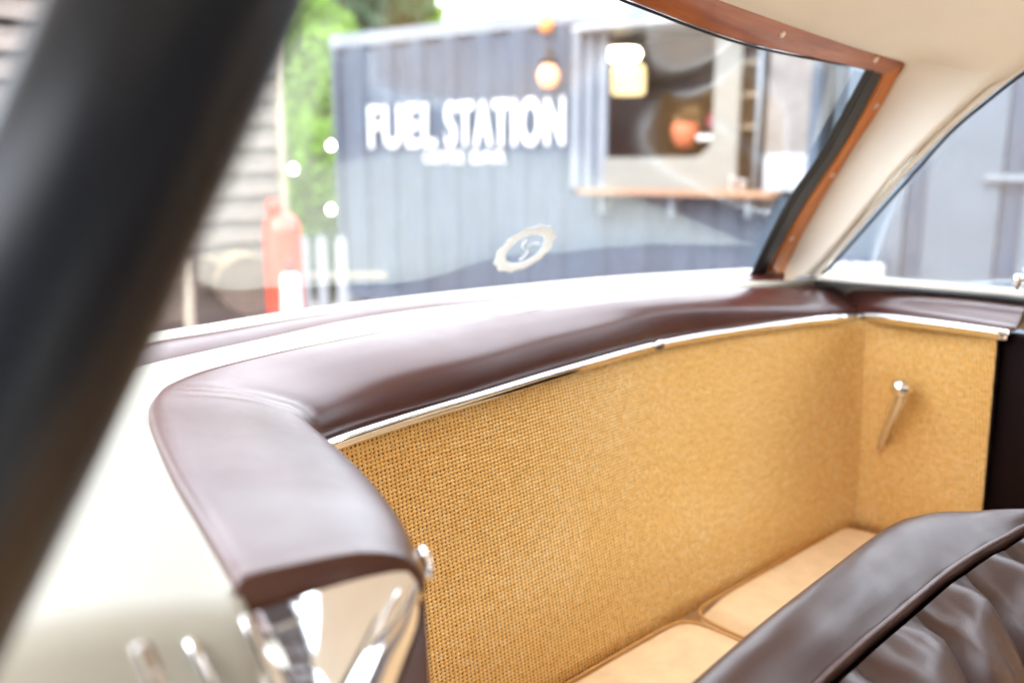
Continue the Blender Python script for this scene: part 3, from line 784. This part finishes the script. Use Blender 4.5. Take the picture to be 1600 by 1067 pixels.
# --- rear window
base_px = [(110, 602, .206), (215, 549, .210), (350, 523, .214), (500, 497, .217), (650, 477, .218), (800, 460, .218), (1000, 441, .214), (1180, 430, .206), (1225, 428, .204)]
gbase = crp([az_(*q) for q in base_px], 60)
Apt = az_(1195, 427, .205)
tB, tC = az_(1375, 113, -.15), az_(983, 1, -.19)
tD = uw(.30, -.60, .13)
gtop = [tD, uw(.52, -.655, .18), tC, az_(1127, 54, -.182), az_(1230, 81, -.17), tB, tB + (tB - az_(1230, 81, -.17))*.3]
gtop = cr(gtop, 60)
fn = (tB - Apt).cross(tC - Apt).normalized()
if fn.dot(WA) < 0: fn = -fn
def fp_(px, py, off=0): return on_plane(px, py, Apt + fn*off, fn)
nt_ = 12
# the glass ends under the side rail: right edge runs A -> B
edgeA = crp([az_(1185, 428, .205), fp_(1254, 320), fp_(1319, 221), fp_(1372, 120)], nt_+1)
Gr = []
for i in range(nt_+1):
    t = i/nt_; row = []
    for j in range(60):
        row.append(gbase[j].lerp(gtop[j], t))
    dlt = edgeA[i] - row[-1]
    for j in range(60): row[j] = row[j] + dlt*max(0, (j-18)/41)**3
    Gr.append(row)
gl = grid('rear_glass', Gr, M['glass'], car)
gl_n = len(Gr[0])
GV = [v for r in Gr for v in r]
GB = BVHTree.FromPolygons(GV, [(i*60+j, i*60+j+1, (i+1)*60+j+1, (i+1)*60+j) for i in range(nt_) for j in range(59)])
def on_glass(px, py):
    h = GB.ray_cast(CAM, ray(px, py).normalized()); return h[0], h[1]
# seal, maroon ledge and outside deck along the foot of the glass
tube('glass_seal', [p - V((0, 0, .002)) for p in gbase], .0045, M['rubber'], car, seg=8)
led_px = [(110, 634, .203), (215, 574, .210), (350, 543, .214), (500, 510, .217), (650, 485, .218), (800, 470, .218), (1000, 450, .215), (1180, 438, .209), (1225, 436, .209)]
lbase = crp([az_(*q) for q in led_px], 60)
led = []
for k, (p, q) in enumerate(zip(gbase, lbase)):
    t = k/59; hg_ = .013*(1 - .75*min(1, t*1.2))
    led.append([p + WA*.003 + V((0, 0, -.006))] + [p.lerp(q, a) + V((0, 0, hg_*b)) for a, b in ((.06, .5), (.18, .85), (.38, 1), (.55, .92), (.72, .62), (.87, .15), (1, -.5))] + [q + V((0, 0, -.014))])
grid('window_ledge', led, M['maroon'], car, flip=True)
dk = []
for k, p in enumerate(gbase):
    d = -WA; t = k/59
    dk.append([p + d*.004 - V((0, 0, .006)), p + d*.02 + V((0, 0, .002)), p + d*.055 + V((0, 0, .003)), p + d*.075 - V((0, 0, .006)), p + d*.10 - V((0, 0, .04)), p + d*.30 - V((0, 0, .16)), p + d*.65 - V((0, 0, .38)), p + d*.8 - V((0, 0, .75))])
grid('tail_deck', dk, M['cream'], car, solid=.004)

# --- wooden frame (top rail + side rail), rubber gasket, screws
def ribbon(name, a, b, m, th, lift=0, n=40, label=None):
    A2 = crp(a, n); B2 = crp(b, n); rows = []
    nrm = fn
    for off, s in ((0, 0), (th*.8, .02), (th, .12), (th*1.05, .5), (th, .88), (th*.8, .98), (0, 1)):
        rows.append([p.lerp(q, s) + nrm*(off + lift) for p, q in zip(A2, B2)])
    return grid(name, [list(c) for c in zip(*rows)], m, car, label=label)
tr_in = [fp_(1376, 114), fp_(1352, 108), fp_(1230, 80), fp_(1127, 54), fp_(983, 0), fp_(850, -52), fp_(720, -105)]
tr_out = [fp_(1414, 92), fp_(1404, 81), fp_(1251, 37), fp_(1144, 0), fp_(1000, -55), fp_(860, -112), fp_(730, -165)]
top_rail = ribbon('top_rail', tr_in, tr_out, M['rail_wood'], .008, label='reddish varnished top rail of the window frame')
sr_in = [fp_(1372, 108), fp_(1371, 124), fp_(1319, 221), fp_(1254, 320), fp_(1188, 436)]
sr_out = [fp_(1404, 84), fp_(1414, 104), fp_(1381, 168), fp_(1286, 320), fp_(1222, 440)]
side_rail = ribbon('side_rail', sr_in, sr_out, M['side_wood'], .0075, label='orange varnished side rail of the window frame')
gs_in = [fp_(1354, 106), fp_(1350, 112), fp_(1280, 240), fp_(1226, 320), fp_(1168, 436)]
ribbon('gasket', gs_in, sr_in, M['rubber'], .006)
tube('gasket_lip', [p + fn*.006 for p in crp([a.lerp(b, .25) for a, b in zip(gs_in, sr_in)], 30)], .0022, M['rubber'], car, seg=8)
tube('gasket_lip', [p + fn*.005 for p in crp([fp_(1352, 104), fp_(1230, 83), fp_(1127, 57), fp_(983, 3), fp_(850, -49)], 30)], .0020, M['black_paint'], car, seg=8)
for (px, py, who) in ((1222, 54, top_rail), (1369, 93, top_rail), (1369, 166, side_rail), (1301, 274, side_rail), (1236, 373, side_rail)):
    c = fp_(px, py, .0082)
    s_ = lathe('screw', c, [(.0058, 0), (.0055, .0012), (.003, .0022)], M['screw'], who, axis=fn, seg=16)
    a = fn.orthogonal().normalized(); b = fn.cross(a)

# --- oval sticker on the glass
c, nrm = on_glass(820, 389)
if nrm.dot(c - CAM) > 0: nrm = -nrm
ta = nrm.cross(UPZ).normalized(); tb = ta.cross(nrm).normalized()
vs = []; fs = []; n = 72
for i in range(n):
    t = 2*math.pi*i/n; ro_ = .056*(1 + .03*math.cos(12*t)); ri = .036
    for r_, o2 in ((ri, .0012), (ri+.001, .002), (ro_-.001, .002), (ro_, .0012)):
        vs.append(c + (ta*math.cos(t) + tb*math.sin(t))*r_ + nrm*o2)
for i in range(n):
    j = (i+1) % n
    for k in range(3): fs.append((i*4+k, i*4+k+1, j*4+k+1, j*4+k))
st = link('sticker', vs, fs, M['sticker'], car, label='round white sticker with a scalloped edge on the rear glass')
for (a0, a1, r0, r1) in ((.3, 1.2, .004, .026), (2.0, 2.7, .006, .026), (3.6, 4.6, .008, .028)):
    vs = []; K = 10
    for i in range(K+1):
        t = a0 + (a1-a0)*i/K; rm = r0 + (r1-r0)*i/K
        for d2 in (-.003, .003): vs.append(c + (ta*math.cos(t) + tb*math.sin(t))*(rm+d2) + nrm*.0013)
    link('emblem', vs, [(2*i, 2*i+1, 2*i+3, 2*i+2) for i in range(K)], M['sticker'], st, smooth=False)

# --- far side window
def sp_pt(px, py, du=0):
    r = ray(px, py); k = .30
    # side plane leans inward with height: U.p = 1.557 - k (z + .2)
    t = (1.557 + du - k*.2) / (r.dot(UA) + k*r.z); return CAM + r*t
arch_px = [(1284, 430), (1307, 408), (1376, 330), (1430, 270), (1486, 208), (1545, 158), (1600, 116), (1680, 68), (1790, 25), (1930, 0)]
arch = crp([sp_pt(*q) for q in arch_px], 60)
sill_px = [(1280, 432), (1400, 441), (1500, 449), (1600, 458), (1800, 480), (2100, 520)]
sill = crp([sp_pt(*q) for q in sill_px], 60)
rows = [[a.lerp(b, i/8) for i in range(9)] for a, b in zip(sill, arch)]
grid('side_glass', rows, M['glass_side'], car)
tube('window_seal', [p - UA*.003 for p in arch], .0030, M['rubber'], car, seg=8)
trim_px = [(1272, 430), (1290, 408), (1361, 322), (1412, 262), (1474, 200), (1530, 150), (1585, 108), (1665, 58), (1775, 14), (1915, -12)]
trim = crp([sp_pt(*q, -.006) for q in trim_px], 60)
tube('window_trim', [t_.lerp(a, .35) - UA*.003 for t_, a in zip(trim, arch)], .0056, M['panel_lining'], car, seg=10)
tube('sill_trim', [p + V((0, 0, -.001)) - UA*.006 for p in sill], .0065, M['panel_lining'], car, seg=10)
tube('sill_seal', [p + V((0, 0, -.0105)) - UA*.011 for p in sill], .003, M['rubber'], car, seg=8)
# strip of cream body between sill and roll
grid('sill_panel', [[p + V((0, 0, -.010)) + UA*.002 for p in sill], [p + UA*.045 + V((0, 0, -.024)) for p in sill], [p + UA*.06 + V((0, 0, -.07)) for p in sill]], M['cream'], car, solid=.003)
kb = sp_pt(1598, 436)
lathe('lock_knob', kb - UA*.02 - UPZ*.016, [(.004, 0), (.004, .006), (.0085, .010), (.0085, .02), (.005, .025)], M['chrome'], car, axis=UPZ, seg=18)
cp_ = az_(1600, 500, .26)
box('door_capping', cp_ + WA*.02 + UA*.01, WA, UA, UPZ, .05, .03, .018, M['chrome'], car, bev=.004)

# --- headliner: from the wooden frame over to the side window
fr_px = [(1222, 440), (1250, 378), (1288, 308), (1334, 234), (1379, 166), (1408, 112), (1413, 92)]
fr = [fp_(*q) for q in fr_px] + [fp_(1404, 80), fp_(1334, 62), fp_(1251, 35), fp_(1144, -3), fp_(1000, -58), fp_(860, -115), fp_(730, -170)]
frc = crp(fr, 80)
trc = crp([trim[0], trim[7], trim[14], trim[20], trim[26], trim[31], trim[34], trim[36], trim[40], trim[44], trim[48], trim[52], trim[56], trim[59]], 80)
Hrows = []
for k, (a, b) in enumerate(zip(frc, trc)):
    t = k/79; r = []; bul = .004 + .075*max(0, (t-.35)/.65)
    outd = (UA*(.6*(1-t)) + UPZ*(.25 + t) - WA*.25*(1-t)).normalized()
    for i in range(13):
        s = i/12; r.append(a.lerp(b, s) + outd*bul*math.sin(math.pi*s)**.8)
    Hrows.append(r)
hd = grid('headliner', Hrows, M['lining'], car, flip=True, solid=.02, sol_off=-1)
HB = BVHTree.FromPolygons([v for r in Hrows for v in r], [(i*13+j, i*13+j+1, (i+1)*13+j+1, (i+1)*13+j) for i in range(79) for j in range(12)])
def on_head(px, py):
    h = HB.ray_cast(CAM, ray(px, py).normalized())
    return h[0] - ray(px, py).normalized()*.0020 if h[0] else None
def seam(pts, rad):
    q = [on_head(*p) for p in pts]; q = [p for p in q if p]
    if len(q) > 2: tube('seam', cr(q, 30), rad, M['seam'], hd, seg=8)
seam([(1318, -4), (1360, 14), (1400, 33), (1444, 49), (1470, 54), (1491, 54), (1530, 44), (1570, 31), (1602, 20)], .0032)
seam([(1409, 148), (1430, 156), (1450, 168), (1470, 186), (1480, 198)], .0018)
# outer roof skin over the cabin
rf = []
for i in range(13):
    w_ = -.64 + i*.125; r = []
    for j in range(13):
        a = -1 + j/6; u = .63 + a*.93
        r.append(uw(u, w_, .335 - .10*abs(a)**3 - .09*max(0, (2-i)/2.)))
    rf.append(r)
grid('roof', rf, M['cream'], car, solid=.01)
grid('roof_lining', [[p - V((0, 0, .014)) for p in r] for r in rf], M['lining'], car)

# --- black window pillar of the near door, very close to the lens
def cp(px, py, d):
    r = ray(px, py); return CAM + r*d
pa = [cp(420, -330, .27), cp(285, 0, .262), cp(150, 300, .258), cp(15, 600, .256), (cp(-130, 900, .258)), cp(-290, 1220, .262)]
pc = cr(pa, 30)
tube('door_pillar', pc, lambda t: .0345 - .002*t, M['black_paint'], car, seg=32, label='black rounded window pillar of the near door')

# --- chrome jamb plates low in the corner
def poly(name, q, m, parent=car, th=.003, bev=.0012, label=None):
    pts = [az_(*a) if len(a) == 3 else a for a in q]
    o = link(name, pts, [tuple(range(len(pts)))], m, parent, smooth=False, label=label)
    md = o.modifiers.new('t', 'SOLIDIFY'); md.thickness = th; md.offset = -1
    if bev:
        b = o.modifiers.new('b', 'BEVEL'); b.width = bev; b.segments = 3
    return o
# curved cap under the roll end
cA = crp([az_(372, 964, 0.244), az_(450, 938, 0.244), az_(540, 910, 0.244), az_(610, 894, 0.245), az_(640, 893, 0.247)], 20)
pn = V((0, -.85, .53)).normalized(); pp0 = az_(510, 925, 0.246)
cB = crp([on_plane(x_, y_, pp0, pn) for x_, y_ in ((425, 1090), (470, 1090), (520, 1085), (560, 1060), (600, 985))], 20)
ridge = crp([az_(640, 895, 0.247), az_(648, 905, 0.249), az_(645, 925, 0.253), az_(625, 985, 0.262), az_(580, 1090, 0.273)], 20)
rows = []
for i in range(20):
    a, b = cA[i], cB[i]; rows.append([a.lerp(b, s) + V((0, 0, .0006*math.sin(math.pi*s))) for s in (0, .1, .3, .5, .7, .9, 1)])
plate = grid('jamb_plate', rows, M['chrome'], car, flip=True)
# folded flange: bright slope, then the tan reflecting side
f1 = crp([az_(636, 894, 0.247), az_(612, 945, 0.256), az_(575, 1010, 0.265), az_(530, 1095, 0.274)], 20)
f2 = crp([az_(652, 912, 0.252), az_(637, 955, 0.262), az_(610, 1015, 0.274), az_(578, 1095, 0.285)], 20)
f3 = crp([az_(660, 935, 0.272), az_(654, 980, 0.288), az_(632, 1040, 0.303), az_(612, 1095, 0.312)], 20)
rows = [[a, a.lerp(b, .5) + V((0, 0, .0015)), b, b.lerp(c_, .5), c_] for a, b, c_ in zip(f1, f2, f3)]
grid('jamb_flange', rows, M['chrome'], plate)
f4 = [p - UPZ*.10 - UA*.0 for p in f3]
grid('jamb_cover', [[a, b] for a, b in zip(f3, [p + V((.004, .0, -.12)) for p in f3])], M['piping'], car, solid=.002)
# striker channel
def aw_(px, py, w_): return on_plane(px, py, CAM + WA*w_, WA)
def fac(x_, y_, p_): return on_plane(x_, y_, p_, pn)
pc0 = aw_(380, 966, -.398)
s1_, s2_, s3_, s4_ = fac(384, 964, pc0), fac(448, 1100, pc0), fac(296, 1000, pc0), fac(350, 1100, pc0)
ch = poly('striker_plate', [s1_, s2_, s4_, s3_], M['chrome'])
def flange(name, a, b, w_, h_, par):
    d = (b-a).normalized(); sd = d.cross(pn).normalized()
    vs = []; fs = []
    P = [(-w_, -.004), (-w_, h_*.6), (-w_*.5, h_), (w_*.5, h_), (w_, h_*.6), (w_, -.004)]
    for p in (a, b):
        for x, y in P: vs.append(p + sd*x + pn*y)
    for k in range(5): fs.append((k, k+1, k+7, k+6))
    fs += [tuple(range(6))[::-1], tuple(range(6, 12))]
    return link(name, vs, fs, M['chrome'], par, smooth=False, bev=.0012)
flange('ridge', s1_, s2_, .0032, .006, ch)
flange('ridge', s3_, s4_, .0030, .005, ch)
ph0 = aw_(218, 1008, -.362)
t1_, t2_, t3_, t4_ = fac(218, 1008, ph0), fac(258, 1100, ph0), fac(95, 1052, ph0), fac(60, 1130, ph0)
hp = poly('hinge_plate', [t1_, t2_, t4_, t3_], M['chrome'])
flange('ridge', t1_, t2_, .0030, .005, hp)

# --- front seat, back folded toward us
sil_px = [(960, 1180, .42), (1085, 1067, .41), (1200, 968, .40), (1300, 890, .398), (1365, 840, .398), (1405, 814, .40), (1440, 803, .405), (1500, 799, .41), (1600, 798, .415), (1720, 806, .42), (1850, 830, .43)]
pip_px = [(1180, 1185, .44), (1270, 1080, .436), (1340, 1014, .43), (1395, 968, .43), (1440, 930, .43), (1490, 890, .428), (1540, 858, .427), (1575, 839, .427), (1610, 822, .427), (1700, 800, .43), (1850, 790, .44)]
n5 = 90
sil = crp([az_(*q) for q in sil_px], n5); pip = crp([az_(*q) for q in pip_px], n5)
seat = empty('seat', uw(.8, -.3, -CZ + .3)); seat.parent = car; seat.location = uw(.8, -.3, -.7) - car.location
seat['label'] = 'dark brown leather front seat with gathered back panel'
rows = []
for k, (a, b) in enumerate(zip(sil, pip)):
    bk = -WA
    r = [a + bk*.0 + V((0, 0, -.40)) - WA*.02, a + bk*.022 + V((0, 0, -.10)), a + bk*.020 + V((0, 0, -.045)), a + bk*.014 + V((0, 0, -.018)), a + bk*.005 + V((0, 0, -.004))]
    for s in (.08, .2, .35, .5, .65, .8, .92):
        p = a.lerp(b, s); r.append(p + V((0, 0, .012*math.sin(math.pi*s) + .0022*noise.noise(p*22 + V((s*3, 0, 0))))))
    r += [b + V((0, 0, .001)), b + V((0, 0, -.006)) + WA*.001, b - WA*.006 - UPZ*.02]
    rows.append(r)
grid('bolster', rows, M['dark_leather'], seat)
pp = [p + V((0, 0, .0028)) - WA*.001 for p in pip]
tube('piping', pp, .0030, M['piping'], seat, seg=10)
sv = []; sf = []
L_ = cr([p - WA*.0075 + V((0, 0, .0028)) for p in pip], 420)
for k in range(0, 418, 2):                      # stitches along the bolster beside the piping
    a, b = L_[k], L_[k+1]; d = (b-a).normalized(); sd = d.cross(UPZ)*.0007; n0 = len(sv)
    a = a.lerp(b, .1)
    sv += [a - sd, b - sd, b + sd, a + sd] + [v + V((0, 0, .0012)) for v in (a - sd*.6, b - sd*.6, b + sd*.6, a + sd*.6)]
    sf += [tuple(n0+i for i in f) for f in ((4, 5, 6, 7), (0, 1, 5, 4), (1, 2, 6, 5), (2, 3, 7, 6), (3, 0, 4, 7))]
tag(link('stitching', sv, sf, M['thread'], seat, smooth=False), kind='stuff')
# pleats: each gathered channel of the seat back its own puffed piece
def face_pt(a, b, pf=0):                       # a: 0..1 along the piping, b: metres down the face
    x = max(0, min(.9999, a))*(n5-1); i = int(x); f = x - i
    base = pip[i].lerp(pip[min(n5-1, i+1)], f)
    th = min(1, b/.16)
    fw = .075*math.sin(th*math.pi/2); dn = .012 + b - .03*math.sin(th*math.pi/2)
    return base + WA*(.004 + fw) + UPZ*(-dn + pf) + WA*pf*.6
def par_at(px, py):
    tgt = az_(px, py, .43); best = min(range(n5), key=lambda i: (pip[i]-tgt).length); return best/(n5-1)
cuts = [par_at(1359, 1030), par_at(1450, 952), par_at(1515, 885)]
d1 = cuts[1]-cuts[0]; d2 = cuts[2]-cuts[1]
cuts = [cuts[0]-2*d1, cuts[0]-d1] + cuts + [cuts[2]+d2*.95, cuts[2]+d2*1.9, cuts[2] + d2*2.8]
cuts = [c for c in cuts if c < .98]
for q in range(len(cuts)-1):
    a0, a1 = max(.001, cuts[q]), cuts[q+1]; rows = []
    for i in range(26):
        b = .40*i/25; r = []
        sway = .010*math.sin(b*16 + q) * min(1, b/.05)
        for j in range(15):
            s = j/14
            pf = .024*(math.sin(math.pi*s)**.55) * min(1, .35 + b/.05)
            a = a0 + (a1-a0)*s + sway
            wr = .004*noise.noise(V((s*2.2 + q*3.7, b*11, q))) - .005*abs(noise.noise(V((s*3 + q*5, b*9 - s*5, 8)))) + .0015*noise.noise(V((s*7 + q, b*26 + s*9, 4)))
            fold = .005*math.sin(s*9 - b*42 + q)*math.exp(-b/.10)*min(1, b/.02)
            r.append(face_pt(a, b, pf + (wr + fold)*math.sin(math.pi*s)**.5))
        rows.append(r)
    grid('pleat', rows, M['dark_leather'], seat)
grid('back_board', [[face_pt(a/20, b, -.022) for a in range(21)] for b in (0.01, .05, .1, .2, .4)], M['trim_dark'], seat, flip=True)

# --- rest of the cabin: bulkhead, dashboard, floor, open near door (light comes past them)
grid('dashboard', [[uw(u, .98, -.55), uw(u, .86, -.50), uw(u, .80, -.34), uw(u, .84, -.27), uw(u, 1.02, -.24)] for u in (.26, .6, .95, 1.3, 1.55)], M['maroon'], car, solid=.01)
grid('bulkhead', [[uw(u, 1.1, -.24), uw(u, 1.12, -.95)] for u in (.24, 1.56)], M['trim_dark'], car, solid=.01)
grid('cabin_floor', [[uw(u, w_, -.96) for w_ in (-.2, 1.12)] for u in (.24, 1.56)], M['cushion'], car, solid=.01)
grid('door_panel', [[uw(1.57, w_, -.215) for w_ in (.02, .5, 1.0)], [uw(1.59, w_, -.6) for w_ in (.02, .5, 1.0)], [uw(1.57, w_, -.95) for w_ in (.02, .5, 1.0)]], M['cushion'], car, solid=.03)
# windscreen pillars and near door, swung open on its front hinge
for u in (.30, 1.50): tube('windscreen_pillar', crp([uw(u, 1.02, -.22), uw(u + (.9-u)*.05, .96, .04), uw(u + (.9-u)*.1, .84, .22)], 10), .024, M['cream'], car)
hg = uw(.20, .98, 0); hd_ = (-UA*.86 + WA*.5).normalized()
door = []
for z, t in ((-.98, 0), (-.6, .02), (-.215, 0)):
    door.append([V((hg.x, hg.y, CZ + z)) + hd_*d for d in (.02, .3, .6, .93)])
dr = grid('near_door', door, M['cream'], car, solid=.05)
grid('door_card', [[p - WA.cross(UPZ)*0 + (UA*.5 - WA*.86)*0.0 + V((hd_.y, -hd_.x, 0))*-.004 for p in r] for r in door], M['maroon'], dr, solid=.006)
tube('door_frame', crp([door[-1][-1] + UPZ*.0, door[-1][-1] + UPZ*.18 - hd_*.05, door[-1][-1] + UPZ*.40 - hd_*.30, door[-1][0] + UPZ*.30 + hd_*.2, door[-1][0]], 24), .016, M['black_paint'], dr)

# ---- unseen board walls added to block sky light behind the camera
BX = V((-1.5, -6.2, 0))
sky_blocker = empty('sky_blocker', BX, 'added unseen board wall with a side wing blocking the sky behind the car', 'sky_blocker')
for i in range(24):
    box('board', BX + V((-9 + i*1.0, .0 + .015*(i % 2), 2.1)), V((1, 0, 0)), V((0, 1, 0)), UPZ, .97, .04, 4.2, M['inside'], sky_blocker)
for i in range(10):
    box('board', V((9.0 + .015*(i % 2), -5.6 + i*1.0, 2.6)), V((0, 1, 0)), V((1, 0, 0)), UPZ, .97, .04, 5.2, M['inside'], sky_blocker)
link('roof', [BX + V(p) for p in ((-11.6, .4, 4.25), (12.4, .4, 4.25), (12.4, -4, 5.6), (-11.6, -4, 5.6), (-11.6, .4, 4.35), (12.4, .4, 4.35), (12.4, -4, 5.7), (-11.6, -4, 5.7))],
     [(3, 2, 1, 0), (4, 5, 6, 7), (0, 1, 5, 4), (1, 2, 6, 5), (2, 3, 7, 6), (3, 0, 4, 7)], M['cont_rail'], sky_blocker, smooth=False)
